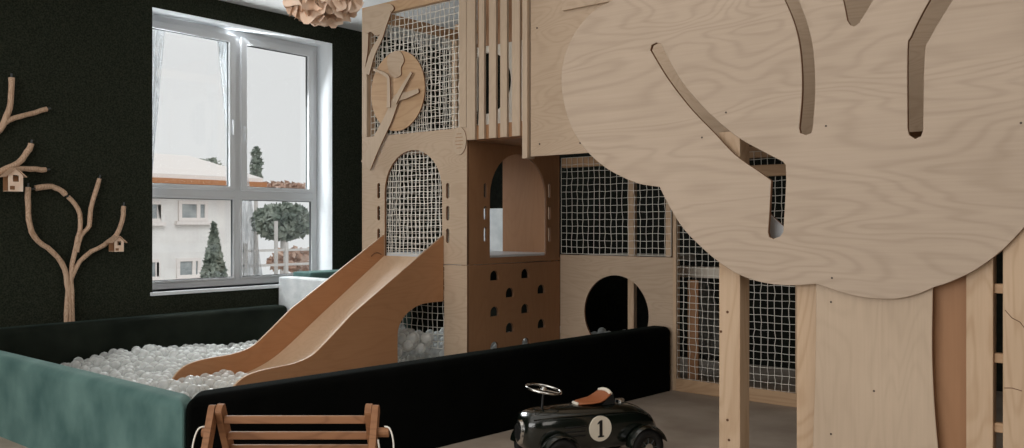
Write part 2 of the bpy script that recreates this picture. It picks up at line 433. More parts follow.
# ------------------------------------------------------------------ padded ball pit walls
def pad(name, mat, x0, x1, y0, y1, h, label, r=.045, z0=0.0, quad=None):
    b = bmesh.new(); bmesh.ops.create_cube(b, size=1)
    for v in b.verts: v.co = Vector(((x0 + x1) / 2 + v.co.x * (x1 - x0), (y0 + y1) / 2 + v.co.y * (y1 - y0), z0 + (v.co.z + .5) * (h - z0)))
    if quad:
        for v in b.verts:
            q_ = quad[(0 if v.co.y < (y0 + y1) / 2 else 3) if v.co.x < (x0 + x1) / 2 else (1 if v.co.y < (y0 + y1) / 2 else 2)]; v.co.x, v.co.y = q_
    es = [e for e in b.edges if max(v.co.z for v in e.verts) > z0 + .01]
    bmesh.ops.bevel(b, geom=es, offset=r, segments=5, affect='EDGES', profile=.5)
    bmesh.ops.recalc_face_normals(b, faces=b.faces[:])
    me = bpy.data.meshes.new(name); b.to_mesh(me); b.free()
    o = link(name, me, mat, None, True)
    me.set_sharp_from_angle(angle=.7)
    return tag(o, label, 'padded wall')
PH = .465
def xout(y): return -3.39 + (y - 1.92) * .0751
pad('padded_barrier', M['teal'], -6.64, -3.39, 1.92, 2.06, .452, 'teal velvet padded barrier at the lower left, front of the ball pit',
    quad=[(-6.64, 1.92), (-3.392, 1.92), (-3.555, 2.06), (-6.64, 2.06)])
pad('padded_barrier', M['velvet'], -3.5, -3.2, 1.92, 5.575, PH, 'long velvet padded barrier with painted-in shade between ball pit and ride-on car',
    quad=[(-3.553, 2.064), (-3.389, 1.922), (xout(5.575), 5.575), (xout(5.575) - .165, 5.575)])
pad('padded_barrier', M['velvetg'], -6.83, -6.645, 1.92, 4.80, PH, 'green velvet padded barrier with painted-in shade along the window wall behind the balls')
pad('padded_barrier', M['whitepad'], -6.83, -5.32, 4.81, 4.95, .72, 'pale grey quilted padded barrier below the window beside the tower', .02)
pad('padded_barrier', M['teal'], -6.83, -6.55, 4.97, 6.25, .76, 'teal padded barrier under the right end of the window', .02)
pad('padded_barrier', M['whitepad'], -5.85, -5.0, 6.3, 6.42, 1.36, 'white padded barrier seen through the arch above the climbing holes', .02)

# ------------------------------------------------------------------ play tower
X0, X1, Y1, Y2 = -5.253, -4.133, 4.48, 5.58
ZS, ZD2, ZT = .916, 1.797, 2.82
TH = .021
tw = thing('play_tower', 'tall birch plywood play tower with nets, arches and climbing holes', 'play tower', ((X0 + X1) / 2, (Y1 + Y2) / 2, 0))
zp = XZ(450, 129, Y1)[1]
# front panel with arch and hand slots
ax0, ax1 = XZ(384.5, 200, Y1)[0], XZ(442, 200, Y1)[0]
atop = XZ(413, 150, Y1)[1]; aspr = atop - .31
az0 = .962
holes = [arch(ax0, ax1, az0, aspr, atop)]
for sx in (378.5, 447.5):
    for (t, b) in ((183, 198.5), (206, 220.5), (228.5, 243)):
        x, zt_ = XZ(sx, t, Y1); z_ = XZ(sx, b, Y1)[1]
        holes.append(slot(x, z_, zt_, .030))
sheet('front_panel', rect(X0, X1, ZS + .002, zp), holes, 'y', Y1, TH, M['ply_x'], tw)
sheet('lower_panel', rect(ax1 + .02, X1, 0, ZS - .002), [], 'y', Y1, TH, M['ply_x'], tw)
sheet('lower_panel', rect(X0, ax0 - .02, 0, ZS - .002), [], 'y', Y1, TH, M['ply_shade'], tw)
net('arch_net', 'y', Y1 + .035, ax0 - .03, ax1 + .03, az0 - .02, atop + .03, .043, .0036, parent=tw, seed=1)
net('lower_net', 'y', Y1 + .035, ax0 - .0, ax1 + .03, .30, ZS, .052, .003, parent=tw, seed=2)
# posts
def post(x0, x1, y0, y1, z1, nm='post', z0=0): return box(nm, M['pine'], x0, x1, y0, y1, z0, z1, tw, .004)
post(X0 - .012, X0 + .05, Y1 - .012 + .034, Y1 + .10, ZT)
xr0 = XZ(459, 60, Y1)[0]
post(xr0, X1 - .012, Y1 + .0215, Y1 + .09, 3.1)
box('post', M['ply_z'], xr0, X1 - .008, Y1, Y1 + TH - .001, zp + .001, 3.1, tw, .001)
box('post', M['ply_z'], X0, X0 + .055, Y1, Y1 + TH - .001, zp + .001, ZT, tw, .001)
post(X0 - .012, X0 + .05, Y2 - .07, Y2, ZT)
post(X1 - .09, X1 - .022, Y2 - .09, Y2 - .022, ZT)
# top rails
box('top_rail', M['pine_x'], X0, xr0 - .001, Y1, Y1 + .04, ZT, ZT + .085, tw, .003)
box('top_rail', M['pine_x'], X0, X1 + .55, Y2 - .04, Y2, 2.86, 2.965, tw, .003)
box('top_rail', M['pine_x'], X0, X0 + .04, Y1 + .041, Y2 - .041, ZT, ZT + .085, tw, .003)
# floors
box('deck', M['white'], X0, X1 - TH - .002, Y1 + TH + .001, Y2 - .002, ZS - .02, ZS + .062, tw)
XE = -3.565
box('deck', M['ply_shade'], X0 + .002, XE, Y1 + TH + .08, Y2 - .002, ZD2, ZD2 + .03, tw)
# upper net and back nets
net('upper_net', 'y', Y1 + .05, X0 + .05, xr0, zp - .03, ZT, .047, .0034, parent=tw, seed=3)
net('back_net', 'y', Y2 - .05, X0 + .05, -4.95, ZD2 + .03, ZT, .047, .003, parent=tw, seed=5)
net('side_net', 'x', X0 + .02, Y1 + .1, Y2 - .07, ZS + .03, ZT, .047, .0036, parent=tw, seed=6)
# back boards
box('back_panel', M['walldark'], X0 + .06, X1 - .10, Y2 - .03, Y2 - .01, 0, ZS - .03, tw)  # dark board added so the climbing holes look unlit
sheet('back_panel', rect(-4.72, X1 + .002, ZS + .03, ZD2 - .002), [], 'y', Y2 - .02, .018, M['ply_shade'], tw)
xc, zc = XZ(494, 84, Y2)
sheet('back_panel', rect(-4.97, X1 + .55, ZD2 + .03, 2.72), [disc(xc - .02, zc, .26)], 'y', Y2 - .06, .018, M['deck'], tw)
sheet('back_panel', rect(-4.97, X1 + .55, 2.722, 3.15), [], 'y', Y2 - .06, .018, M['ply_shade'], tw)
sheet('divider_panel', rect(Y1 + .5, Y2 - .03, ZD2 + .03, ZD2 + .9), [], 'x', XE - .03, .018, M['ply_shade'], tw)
# climbing panel (A face)
c = [YZ(490, 200, X1)[0], YZ(546.5, 200, X1)[0]]
ctop = YZ(517, 154, X1)[1]; cb = YZ(520, 256.5, X1)[1]
holes = [arch(c[0], c[1], cb, ctop - .33, ctop)]
for sx in (485.5, 549.5):
    for (t, b) in ((183, 198), (206, 220), (227, 242)):
        y, zt_ = YZ(sx, t, X1); holes.append(slot(y, YZ(sx, b, X1)[1], zt_, .032))
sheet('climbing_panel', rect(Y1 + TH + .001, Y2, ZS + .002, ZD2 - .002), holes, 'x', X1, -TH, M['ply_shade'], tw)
holes = []
for (px, py) in ((494.5, 276), (525.3, 274), (510, 293), (541.4, 289.5), (494.7, 312), (525.2, 309), (510, 328), (541.6, 324), (494.7, 347), (525.8, 343), (510, 362), (541.6, 358)):
    y, z = YZ(px, py, X1); holes.append(arch(y - .046, y + .046, z - .032, z - .002, z + .040, 8))
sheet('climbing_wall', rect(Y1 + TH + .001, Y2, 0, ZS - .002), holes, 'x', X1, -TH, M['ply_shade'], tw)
# arch border strip
def archband(a0, a1, b0, spring, top, w, n=24):
    o = arch(a0 - w, a1 + w, b0, spring, top + w, n); i = arch(a0, a1, b0, spring, top, n)
    return o, i
# balusters
zb0, zb1 = ZD2, 3.1
for (a, b) in ((466.6, 475), (478.8, 484.2), (489, 496), (500.3, 507), (512, 519.8)):
    xa, xb = XZ(a, 100, Y1)[0], XZ(b, 100, Y1)[0]
    box('slat', M['ply_z'], xa, xb, Y1 - .002, Y1 + .02, zb0, zb1, tw, .002)
box('base_rail', M['ply_shade'], X1 + .001, XE, Y1 + .021, Y1 + .06, ZD2 - .0, ZD2 + .10, tw, .002)
# balcony floor end
box('balcony_post', M['ply_z'], XZ(525, 100, Y1)[0], XZ(530, 100, Y1)[0], Y1 - .03, Y1 + .05, 1.64, 3.12, tw, .002)
# oval plaque with faint engraved lines
pc = XZ(460, 141, Y1)
pl = sheet('oval_plaque', disc(pc[0], pc[1], .066, .098, 32), [], 'y', Y1 - .009, .009, M['ply_z'], tw)
for i in range(5):
    w = (.022, .034, .038, .034, .022)[i]
    box('engraved_line', M['ply_shade'], pc[0] - w, pc[0] + w, Y1 - .0105, Y1 - .009, pc[1] + .05 - i * .025 - .002, pc[1] + .05 - i * .025 + .002, pl)

# decorative relief on the upper front: round leaf disc, leaf cloud, branches
yd = Y1 - .014
dc = [XZ(px, py, yd) for px, py in ((397, 91),)][0]
sheet('leaf_disc', disc(dc[0], dc[1], XZ(424.6, 91, yd)[0] - dc[0], dc[1] - XZ(397, 131, yd)[1], 48), [], 'y', yd, .014, M['pine_x'], tw)
def poly(pts, y, n=5, closed=True): return smoothpoly([XZ(a, b, y) for a, b in pts], n, closed)
sheet('leaf_cloud', poly([(364, 10), (378, 5), (390, 4), (394, 9), (388, 16), (386, 24), (383, 31), (377, 36), (371, 32), (366, 34), (363.5, 28)], yd), [], 'y', yd - .004, .016, M['ply_x'], tw)
sheet('leaf_cloud', poly([(388, 60), (392, 53), (399, 51), (403, 54), (405, 61), (402, 68), (402, 75), (396, 78), (391, 74), (389, 68)], yd), [], 'y', yd - .012, .011, M['ply_x'], tw)
def branch(pts, w, y, n=4, mat='ply_x'):
    c = smoothpoly([XZ(a, b, y) for a, b in pts], n); W = w if isinstance(w, (list, tuple)) else (w, w)
    L, R = [], []
    for i, p in enumerate(c):
        q0 = Vector(c[max(0, i - 1)]); q1 = Vector(c[min(len(c) - 1, i + 1)]); d = (q1 - q0).normalized(); nn = Vector((-d.y, d.x))
        ww = (W[0] + (W[1] - W[0]) * i / (len(c) - 1)) / 2
        L.append(tuple(Vector(p) + nn * ww)); R.append(tuple(Vector(p) - nn * ww))
    return L + R[::-1]
sheet('branch', branch([(368, 166), (377, 146), (390, 120), (399, 99), (408, 96), (421, 91)], (.13, .03), yd), [], 'y', yd - .026, .013, M['ply_z'], tw)
sheet('branch', branch([(398, 103), (406, 88), (415, 73)], (.05, .02), yd), [], 'y', yd - .0385, .012, M['ply_z'], tw)
sheet('branch', branch([(392, 108), (392, 84), (390, 76), (377, 70)], (.04, .018), yd), [], 'y', yd - .0385, .012, M['ply_z'], tw)
sheet('branch', branch([(368, 74), (374, 54), (382, 38), (386, 27), (392, 12)], (.07, .02), yd), [], 'y', yd - .0175, .013, M['ply_z'], tw)
sheet('branch', branch([(365, 70), (368, 52), (369, 34)], (.03, .02), yd), [], 'y', yd - .0175, .013, M['ply_z'], tw)

# ------------------------------------------------------------------ slide
XS0, XS1 = ax0, ax1
sl = thing('slide', 'wooden plywood slide running from the tower arch into the balls', 'slide', ((XS0 + XS1) / 2, 3.6, 0))
ye = Y1 - .003
top = [(ye, 1.125), (3.63, .622), (3.42, .462), (3.31, .392), (3.18, .362), (3.05, .355), (2.93, .347), (2.84, .325), (2.775, .28), (2.735, .215), (2.72, .12), (2.72, .001)]
top = [top[0]] + smoothpoly(top[1:-2], 4) + top[-2:]
hole_edge = [(4.03, .001), (4.03, .45)] + [(4.03 + .30 * (1 - math.cos(a)), .45 + .20 * math.sin(a)) for a in [PI / 2 * i / 10 for i in range(1, 11)]] + [(ye, .65)]
hole_far = hole_edge
for x, hh in ((XS1, hole_edge), (XS0 - .02, hole_far)):
    sheet('side_board', top + hh, [], 'x', x, .02, M['ply_slide'], sl, edge=M['chute'])
ch = [(ye, .965), (4.14, .74), (3.80, .51), (3.58, .36), (3.42, .275), (3.25, .225), (3.0, .20), (2.84, .195)]
cs = smoothpoly(ch, 4)
m = MB(); m.loft([[(x, a, b) for a, b in cs] + [(x, a, b - .018) for a, b in cs[::-1]] for x in (XS0 + .001, XS1 - .001)]); m.done('chute', M['chute'], sl)
y, z = YZ(378, 252, XS0)
sheet('handhold_trim', slot(0, -.045, .045, .012), [], 'x', 0, .002, M['edge'], sl)
o = bpy.data.objects['handhold_trim']
o.data.transform(Matrix.Translation(Vector((0, 0, 0))))
hh = [c_ for c_ in sl.children if c_.name.startswith('handhold')][0]
bpy.data.objects.remove(hh)
MB().tube([(XS0 + .004, y - .05 + .1 * i / 6 + -.02, z - .03 + .02 * math.sin(i / 6 * PI) + .01 * i / 6) for i in range(7)], .004, 6).done('groove', M['edge'], sl)

# ------------------------------------------------------------------ elevated walkway right of the tower
X2 = -3.115; X3 = P(795.5, 400, 'y', Y2).x
wk = thing('raised_walkway', 'raised plywood walkway with net sides and a round crawl hole', 'play frame', (-3, 5, 0))
zc1 = XZ(616, 256, Y2)[1]
cx, cz = XZ(615.5, 314, Y2)
sheet('crawl_panel', rect(X1 + .002, X2, 0, zc1), [disc(cx, cz, .29, .295, 56)], 'y', Y2, TH, M['ply_x'], wk)
XFAR = -.3
FZ0 = 1.652
sheet('fascia_panel', rect(XZ(530.5, 100, Y1)[0] + .004, XFAR, FZ0, 3.12), [], 'y', Y1 - .005, TH, M['ply_x'], wk)
a = XZ(561.6, 10.6, Y1 - .03); b = XZ(620, 1.6, Y1 - .03)
box('fascia_board', M['ply_x'], a[0], -1.2, Y1 - .026, Y1 - .006, a[1], 3.12, wk, .002)
box('deck', M['ply_shade'], XE + .005, XFAR, Y1 + TH + .002, Y2 + .6, 1.74, 1.77, wk)
box('deck', M['deck'], X1 + .002, X2 - .3, Y2 + TH + .002, Y2 + .9, zc1 - .05, zc1 - .01, wk)
box('beam', M['pine_x'], X2 + .25, XFAR, Y2 - .09, Y2 - .03, 1.525, 1.60, wk, .003)
box('beam', M['pine_x'], X1 + .002, XFAR, Y2 + .022, Y2 + .08, 1.66, 1.738, wk, .003)
net('upper_net', 'y', Y2 + .012, X1 + .005, X2 - .02, zc1 + .01, 1.735, .053, .0024, parent=wk, seed=11)
zb = .09
net('lower_net', 'y', Y2 + .012, X2 + .03, X3, zb, 1.70, .050, .0024, parent=wk, seed=12)
box('bottom_rail', M['pine_x'], X2 + .032, X3 + .3, Y2 - .01, Y2 + .05, 0, zb, wk, .003)
box('post', M['pine'], X2 + .002, X2 + .030, Y2 - .005, Y2 + .05, 0, 1.735, wk, .003)
box('post', M['pine'], X3, X3 + .06, Y2 - .005, Y2 + .06, zb, 1.735, wk, .003)
xp = P(632, 300, 'y', Y2 + .15).x
box('post', M['pine'], xp - .027, xp + .027, Y2 + .13, Y2 + .18, 0, 1.735, wk, .003)
xp = P(669, 240, 'y', Y2 + .02).x
box('post', M['pine'], xp - .03, xp + .012, Y2 + .022, Y2 + .07, zc1 + .001, 1.655, wk, .003)
# bench-like white board seen behind the net
a = P(678, 262, 'y', Y2 + .35); b = P(716, 270, 'y', Y2 + .35)
box('platform_board', M['deck'], a.x - .05, b.x + .35, Y2 + .30, Y2 + .42, a.z - .11, a.z - .03, wk)
box('inner_panel', M['ply_shade'], X2 + .04, P(698, 330, 'y', Y2 + .15).x, Y2 + .15, Y2 + .17, 0, a.z - .12, wk)
for px, py in ((537, 28), (539.6, 144), (580.5, 143)):
    p_ = P(px, py, 'y', Y1 - .006); MB().tube([(p_.x, Y1 - .0045, p_.z), (p_.x, Y1 - .0075, p_.z)], .006, 10).done('screw', M['screw'], wk)
# grey slanted bolster lying behind the net on the right
q = MB(); n_ = 20
aa = [P(px, py, 'y', 6.2) for px, py in ((699, 268), (703, 300), (712, 335), (722, 352))]; q.tube(aa, [.05, .09, .13, .14], 16)
tag(q.done('bolster_cushion', plain('grey_cloth', (120, 122, 116), .9), None, True), 'grey bolster cushion slumped behind the net right of the shade-darkened barrier', 'cushion')

# ------------------------------------------------------------------ big plywood tree
YT = 3.40
tr = thing('plywood_tree', 'large plywood tree cutout with round crown, branch slots and trunk', 'tree cutout', (-1.2, YT, 0))
def T(pts, y=YT): return [XZ(a, b, y) for a, b in pts]
lobe = [(688, 30)]
left = [(659.5, 187), (640, 184), (622, 177), (603, 166), (585, 149), (572, 128), (564, 103), (561.5, 80), (564, 58), (573, 36), (588, 16), (607, 3), (640, -12), (665, -18)]
topc = [(690, -55), (740, -90), (800, -100), (850, -85)]
topc2 = [(890, -110), (950, -120), (1010, -95), (1050, -50)]
topc3 = [(1090, -20), (1125, 40), (1120, 110), (1085, 170), (1050, 205)]
right = [(1036, 214), (1020, 232), (1000, 252), (975, 270), (950, 282), (934.5, 287)]
mid = [(934.5, 287), (915, 295), (893, 299), (868, 298), (845, 293.5), (828, 288), (815.5, 284)]
low = [(815.5, 284), (790, 285.5), (765, 283), (742, 276), (720, 263), (700, 246), (682, 227), (668, 204), (659.5, 187)]
def seg(p): return smoothpoly(T(p), 6)[:-1]
outl = seg(left) + seg([left[-1]] + topc) + seg([topc[-1]] + topc2) + seg([topc2[-1]] + topc3) + seg([topc3[-1]] + right) + seg(mid) + seg(low)
s1 = T([(650, 50), (651.5, 45), (656, 42.5), (661, 44)]) + smoothpoly(T([(661, 44), (680, 79), (706, 110), (736, 136), (762, 151), (782.6, 161.6)]), 5)[1:] + \
     T([(785.5, 165), (786, 180), (785, 201), (783, 232), (780, 236.5), (773, 239), (769, 237), (768, 232), (769, 218), (771, 180.5), (757, 170.5)]) + \
     smoothpoly(T([(757, 170.5), (735, 155), (714, 133), (690, 108), (667, 78), (650, 50)]), 5)[1:-1]
s2 = smoothpoly(T([(778, -14), (793, 20), (800, 50), (802, 90), (799, 128)]), 5) + T([(800, 133), (806, 135), (811, 133)]) + smoothpoly(T([(812.5, 128), (815, 90), (813, 50), (806, 20), (792, -16)]), 5)
s3 = smoothpoly(T([(835, -25), (843, 0), (847, 20)]), 4) + T([(850, 25), (854, 26.5), (859, 23)]) + smoothpoly(T([(862, 18), (873, 0), (886, -25)]), 4)
s4 = smoothpoly(T([(940, -16), (926, 6), (911, 36), (907.5, 50), (907.5, 128)]), 4) + T([(909, 135), (915, 139), (921, 136)]) + smoothpoly(T([(923, 130), (924.5, 55), (930, 38), (945, 12), (962, -14)]), 4)
sheet('crown', outl, [s1, s2, s3, s4], 'y', YT, .021, M['ply_disc'], tr, bev=.002)
yt2 = YT + .023
tl_ = smoothpoly(T([(812.5, 470), (813, 440), (815, 380), (816, 320), (816, 270), (818, 230)], yt2), 3)
tr_ = smoothpoly(T([(925, 230), (932, 275), (932.5, 300), (932, 350), (934, 400), (938, 448), (944, 500), (956, 548)], yt2), 3)
zf = .0
tl_ = [(tl_[0][0] - .02, .002)] + tl_
tr_ = [p_ for p_ in tr_ if p_[1] > .01] + [(tr_[-1][0], .002)]
sheet('trunk', tl_ + tr_, [], 'y', yt2, .021, M['ply_z'], tr, bev=.002)
# screws on crown and trunk
for px, py, y in ((726, 112.5, YT), (702, 137.5, YT), (580, 143, YT), (826, 126, YT), (1021, 123, YT), (832, 278, YT), (831, 302, yt2), (831, 434, yt2), (874, 391, yt2)):
    p_ = P(px, py, 'y', y); MB().tube([(p_.x, y + .001, p_.z), (p_.x, y - .0015, p_.z)], .0042, 10).done('screw', M['screw'], tr)
# support posts behind
yp = YT + .046
def tpost(a, b, depth, zt_, label=None, mat='pine'):
    xa, xb = XZ(a, 300, yp)[0], XZ(b, 300, yp)[0]
    o = box('support_post', M[mat], xa, xb, yp, yp + depth, 0, zt_, tr, .003)
    return o
p1 = tpost(719, 740, .095, 1.6)
tpost(796.5, 822, .095, 1.5)
tpost(966, 993, .06, 1.5)
xa, xb = XZ(915, 300, yp)[0], XZ(966, 300, yp)[0]
box('backing_panel', M['ply_shade'], xa, xb - .001, yp + .02, yp + .04, 0, 1.3, tr, .002)
for px, py in ((727.5, 312), (721, 331.5), (727.5, 420), (729, 440)):
    p_ = P(px, py, 'y', yp); MB().tube([(p_.x, yp + .001, p_.z), (p_.x, yp - .0012, p_.z)], .006, 10).done('knot', M['knot'], p1)
box('cross_beam', M['pine_x'], XZ(700, 200, yp)[0], XZ(993, 200, yp)[0], yp + .10, yp + .14, 1.36, 1.40, tr, .003) if False else None

sheet('gusset', [XZ(a_, b_, yp + .05) for a_, b_ in ((742, 196), (756, 201), (796, 238), (792, 262), (742, 262))], [], 'y', yp + .05, .015, M['white'], tr)
# ladder at the right edge
xl = XZ(1003, 330, YT + .03)[0]
ld = thing('pine_ladder', 'pine ladder with wide rail at the right edge beside the tree trunk', 'ladder', (xl, YT, 0))
r0 = box('rail', M['pine'], xl, xl + .12, YT + .024, YT + .06, 0, 2.9, ld, .004)
box('rail', M['pine'], xl + .52, xl + .60, YT + .024, YT + .06, 0, 2.9, ld, .004)
zt0 = XZ(998, 288, YT + .08)[1]
for k in range(-2, 9):
    z_ = zt0 - .247 * k * 1.0
    if z_ < .1 or z_ > 2.8: continue
    box('rung', M['pine_x'], XZ(995, 300, YT + .08)[0] , xl + .59, YT + .062, YT + .09, z_ - .018, z_ + .016, ld, .003)
for pts in ([(1005, 310), (1012, 318), (1020, 322), (1026, 330)], [(1004, 388), (1012, 388), (1022, 391)]):
    MB().tube([(P(a, b, 'y', YT + .0235).x, YT + .0235, P(a, b, 'y', YT + .0235).z) for a, b in pts], .0012, 6).done('crack', M['knot'], r0)

# ------------------------------------------------------------------ branch trees and birdhouses on the window wall
def walltree(label, chains, rr):
    root = thing('branch_wall_tree', label, 'wall decoration', (XW + .03, P(chains[0][0][0], 300, 'x', XW).y, .4))
    for pts, r in zip(chains, rr):
        q = [P(a, b, 'x', XW + .035) for a, b in pts]
        q = [Vector(v) for v in smoothpoly(q, 3)]
        q = [v + Vector((0, random.uniform(-.003, .003), random.uniform(-.003, .003))) for v in q]
        MB().tube(q, [r * random.uniform(.92, 1.08) for _ in q], 10).done('branch', M['stick'], root, 'auto')
        MB().tube([q[-1], q[-1] + (q[-1] - q[-2]).normalized() * .03], r * .35, 6).done('peg', M['gasket'], root)
    return root
walltree('tree made of wooden branches on dark wall left of the window',
    [[(70, 340), (69.5, 300), (68, 290), (64.5, 269), (53, 252), (38, 241), (30, 226), (28, 205), (28, 187)],
     [(73, 340), (72, 300), (71, 273), (76, 245), (80.5, 226), (78.4, 209), (68, 197)],
     [(66, 195), (59, 189), (48, 186.5), (35, 188)],
     [(77, 252), (81, 236), (89, 226), (91, 209), (99, 179)],
     [(66.5, 340), (67, 300), (72, 276), (85, 256), (104, 245), (116, 235), (122.5, 220), (123.4, 206)]],
    [.019, .018, .021, .017, .018])
walltree('second branch tree cut off by the left edge of the photo',
    [[(-30, 340), (-31, 250), (-20, 190), (0, 172), (18, 163), (27, 152), (31.5, 144)],
     [(14, 169.5), (30, 169), (46, 170)],
     [(-33, 340), (-34, 220), (-20, 150), (0, 130), (6.7, 116), (11, 103), (11.6, 78)],
     [(-6, 132), (9, 120), (27, 115), (47, 109)]],
    [.022, .02, .021, .019])
def birdhouse(px, py, w, h, label):
    c = P(px, py, 'x', XW + .07); s = c.x * -1 / F
    root = thing('birdhouse', label, 'birdhouse', (XW, c.y, c.z))
    x0, x1 = XW + .062, XW + .15; y0, y1 = c.y - w / 2, c.y + w / 2; z0, z1 = c.z - h / 2, c.z + h / 2 * .5
    zt_ = c.z + h * .55
    house_pts = [(y0, z0), (y1, z0), (y1, z1), (c.y, zt_), (y0, z1)]
    sheet('front_board', house_pts, [rect(c.y - w * .18, c.y + w * .2, c.z - h * .05, c.z + h * .25), rect(y0 + w * .12, c.y - w * .05, z0 + h * .08, z0 + h * .25)], 'x', x1, .006, M['petal'], root)
    for s_ in (-1, 1):
        e = c.y + s_ * (w / 2 + .02)
        MB().bar(((x0 + x1) / 2 + .005, c.y, zt_ + .006), ((x0 + x1) / 2 + .005, e, z1 - .012), x1 - x0 + .03, .006, (1, 0, 0)).done('roof_board', M['stick'], root)
    box('floor_board', M['stick'], x0, x1, y0, y1, z0, z0 + .006, root)
    box('back_board', M['ply_shade'], x0, x0 + .005, y0, y1, z0 + .007, z1, root)
    return root
birdhouse(11, 181, .10, .155, 'wooden birdhouse with cut-out window on the branches at the left edge')
birdhouse(114, 244.5, .075, .11, 'small wooden birdhouse on the branch nearest the window')

# ------------------------------------------------------------------ pendant lamp with veneer petals
d = ray(322, 225)
LT = 4.85; LC = Vector((d.x * LT, d.y * LT, 1.2 + (225 - -10) / F * LT))
lp = thing('pendant_lamp', 'ceiling lamp of overlapping curled pale wood veneer petals', 'lamp', LC)
MB().tube([LC + Vector((0, 0, .08)), (LC.x, LC.y, HC)], .004, 6).done('cord', M['cream'], lp)
MB().tube([LC + Vector((0, 0, -.05)), LC + Vector((0, 0, -.02)), LC + Vector((0, 0, .03)), LC + Vector((0, 0, .08))], [.02, .035, .03, .015], 12).done('bulb', M['cream'], lp, True)
rnd = random.Random(3)
for ring, (cnt, el) in enumerate(((7, -1.25), (12, -.75), (15, -.3), (15, .15), (12, .6), (7, 1.1))):
    for i in range(cnt):
        az = 2 * PI * (i + .5 * (ring % 2)) / cnt + rnd.uniform(-.12, .12); e = el + rnd.uniform(-.12, .12)
        n_ = Vector((math.cos(e) * math.cos(az), math.cos(e) * math.sin(az), math.sin(e) * .62))
        c_ = LC + Vector((n_.x, n_.y, n_.z * 1.15)) * .165
        nn = n_.normalized(); u = nn.cross(Vector((0, 0, 1))).normalized(); v = u.cross(nn)
        ang = rnd.uniform(-.6, .6); u, v = u * math.cos(ang) + v * math.sin(ang), v * math.cos(ang) - u * math.sin(ang)
        mb = MB(); N = 8; rows = []
        S = rnd.uniform(.075, .10)
        for jj in range(N + 1):
            row = []
            for ii in range(N + 1):
                a_, b_ = ii / N * 2 - 1, jj / N * 2 - 1
                rad = max(abs(a_), abs(b_)); l_ = math.hypot(a_, b_) or 1
                a2, b2 = a_ * rad / l_, b_ * rad / l_
                wv = 1 + .13 * math.sin(5 * math.atan2(b2, a2) + ring + i)
                lift = .022 * rad * rad + .028 * rad ** 3 * math.sin(3 * math.atan2(b2, a2) + i * 2.1)
                row.append(c_ + (u * a2 + v * b2) * S * wv + nn * (lift + .01))
            rows.append(row)
        mb.loft(rows, cap=False, close=False).done('petal', M['petal'], lp, True)

# ------------------------------------------------------------------ balls
RB = .0375
def level(x, y):
    z = .118 + .035 * noise.noise(Vector((x * 1.3, y * 1.3, 3)))
    g = lambda a, b, s, h: h * math.exp(-((x - a) ** 2 + (y - b) ** 2) / s)
    z += g(-6.2, 3.4, .35, .10) + g(-5.2, 2.7, .5, .07) + g(-4.6, 2.4, .35, .08)
    if y > Y2: return .28
    if y > Y1 and X0 < x < X1: return .26
    if XS0 < x < XS1 and y > 3.85: z += (.40 - z) * min(1, (y - 3.85) / .25)
    return z
def chute_z(y):
    for (a, b), (c_, d_) in zip(ch, ch[1:]):
        if c_ <= y <= a: return b + (d_ - b) * (a - y) / (a - c_)
    return None
pts = []
rnd = random.Random(11)
sp = .079
for layer in range(2):
    j = 0; y = 2.11 + layer * .03
    while y < 6.1:
        x = -6.59 + (sp / 2 if j % 2 else 0) + layer * .03
        while x < xout(y) - .165 - RB:
            xx, yy = x + rnd.uniform(-.012, .012), y + rnd.uniform(-.012, .012)
            z = level(xx, yy) - layer * .062 + rnd.uniform(-.028, .028)
            ok = True
            if yy > 4.75 and xx < -5.3: ok = False
            if yy > 5.5 and xx > -4.1 + .6: ok = False
            if 2.66 < yy < Y1 + .02:
                for b_ in (XS0 - .01, XS1 + .01):
                    if abs(xx - b_) < RB + .008: ok = False
            if XS0 < xx < XS1 and 2.80 < yy < Y1:
                cz_ = chute_z(yy)
                if cz_ is not None:
                    if yy < 3.12 and layer == 0: z = max(z, cz_ + RB + .002); 
                    elif cz_ - .03 < z + RB: ok = False
            # panels of the tower
            if abs(yy - Y1 - .01) < RB + .012 and not (ax0 < xx < ax1): ok = False
            if abs(yy - Y1 - .03) < RB + .012 and (ax0 <= xx <= ax1): ok = False
            if abs(xx - X1 + .01) < RB + .012 and yy > Y1 - .03 and yy < Y2 + .03: ok = False
            if abs(yy - Y2 - .01) < RB + .012 and xx > X1 - .05: ok = False
            if Y1 - .03 < yy < Y1 + .14 and (xx < X0 + .1 or xx > xr0 - .04) and xx > X0 - .06 and xx < X1 + .04: ok = False
            if Y2 - .14 < yy < Y2 + .04 and (xx < X0 + .1 or xx > X1 - .14) and xx < X1 + .02 and xx > X0 - .06: ok = False
            if Y2 + .08 < yy < Y2 + .24 and abs(xx - P(632, 300, 'y', Y2 + .15).x) < .08: ok = False
            if ok: pts.append((xx, yy, z, layer))
            x += sp
        y += sp * .866; j += 1
def seen(p):
    x, y, z, ly = p
    if ly: return False
    dx, dy, dz = x, y, z + RB - CH
    t = 1.92 / y
    if CH + dz * t < PH: return False
    t = -3.39 / (x - .0751 * y + .144 * 0)
    t = (-3.39 - .144) / (x - .0751 * y)
    if CH + dz * t < PH and dy * t < 5.58 and t < 1: return False
    k_f = dx * FX + dy * FY; k_r = dx * .7694 + dy * .6388
    px = 512 + F * k_r / k_f; py = 225 - F * dz / k_f
    if not (0 < px < 1024 and py < 448): return False
    if y > Y1 and not (px > 397 and px < 442): return False
    # behind near side board
    t = (XS1) / x
    if 0 < t < 1:
        yy = dy * t; zz = CH + dz * t
        if 2.72 < yy < Y1:
            tz = .36 if yy < 3.3 else .36 + (yy - 3.3) / (Y1 - 3.3) * .76
            if zz < tz and not (yy > 4.03 and zz < .6): return False
    return k_f
rank = []
for i, p in enumerate(pts):
    k = seen(p)
    if k: rank.append((k, i))
rank.sort()
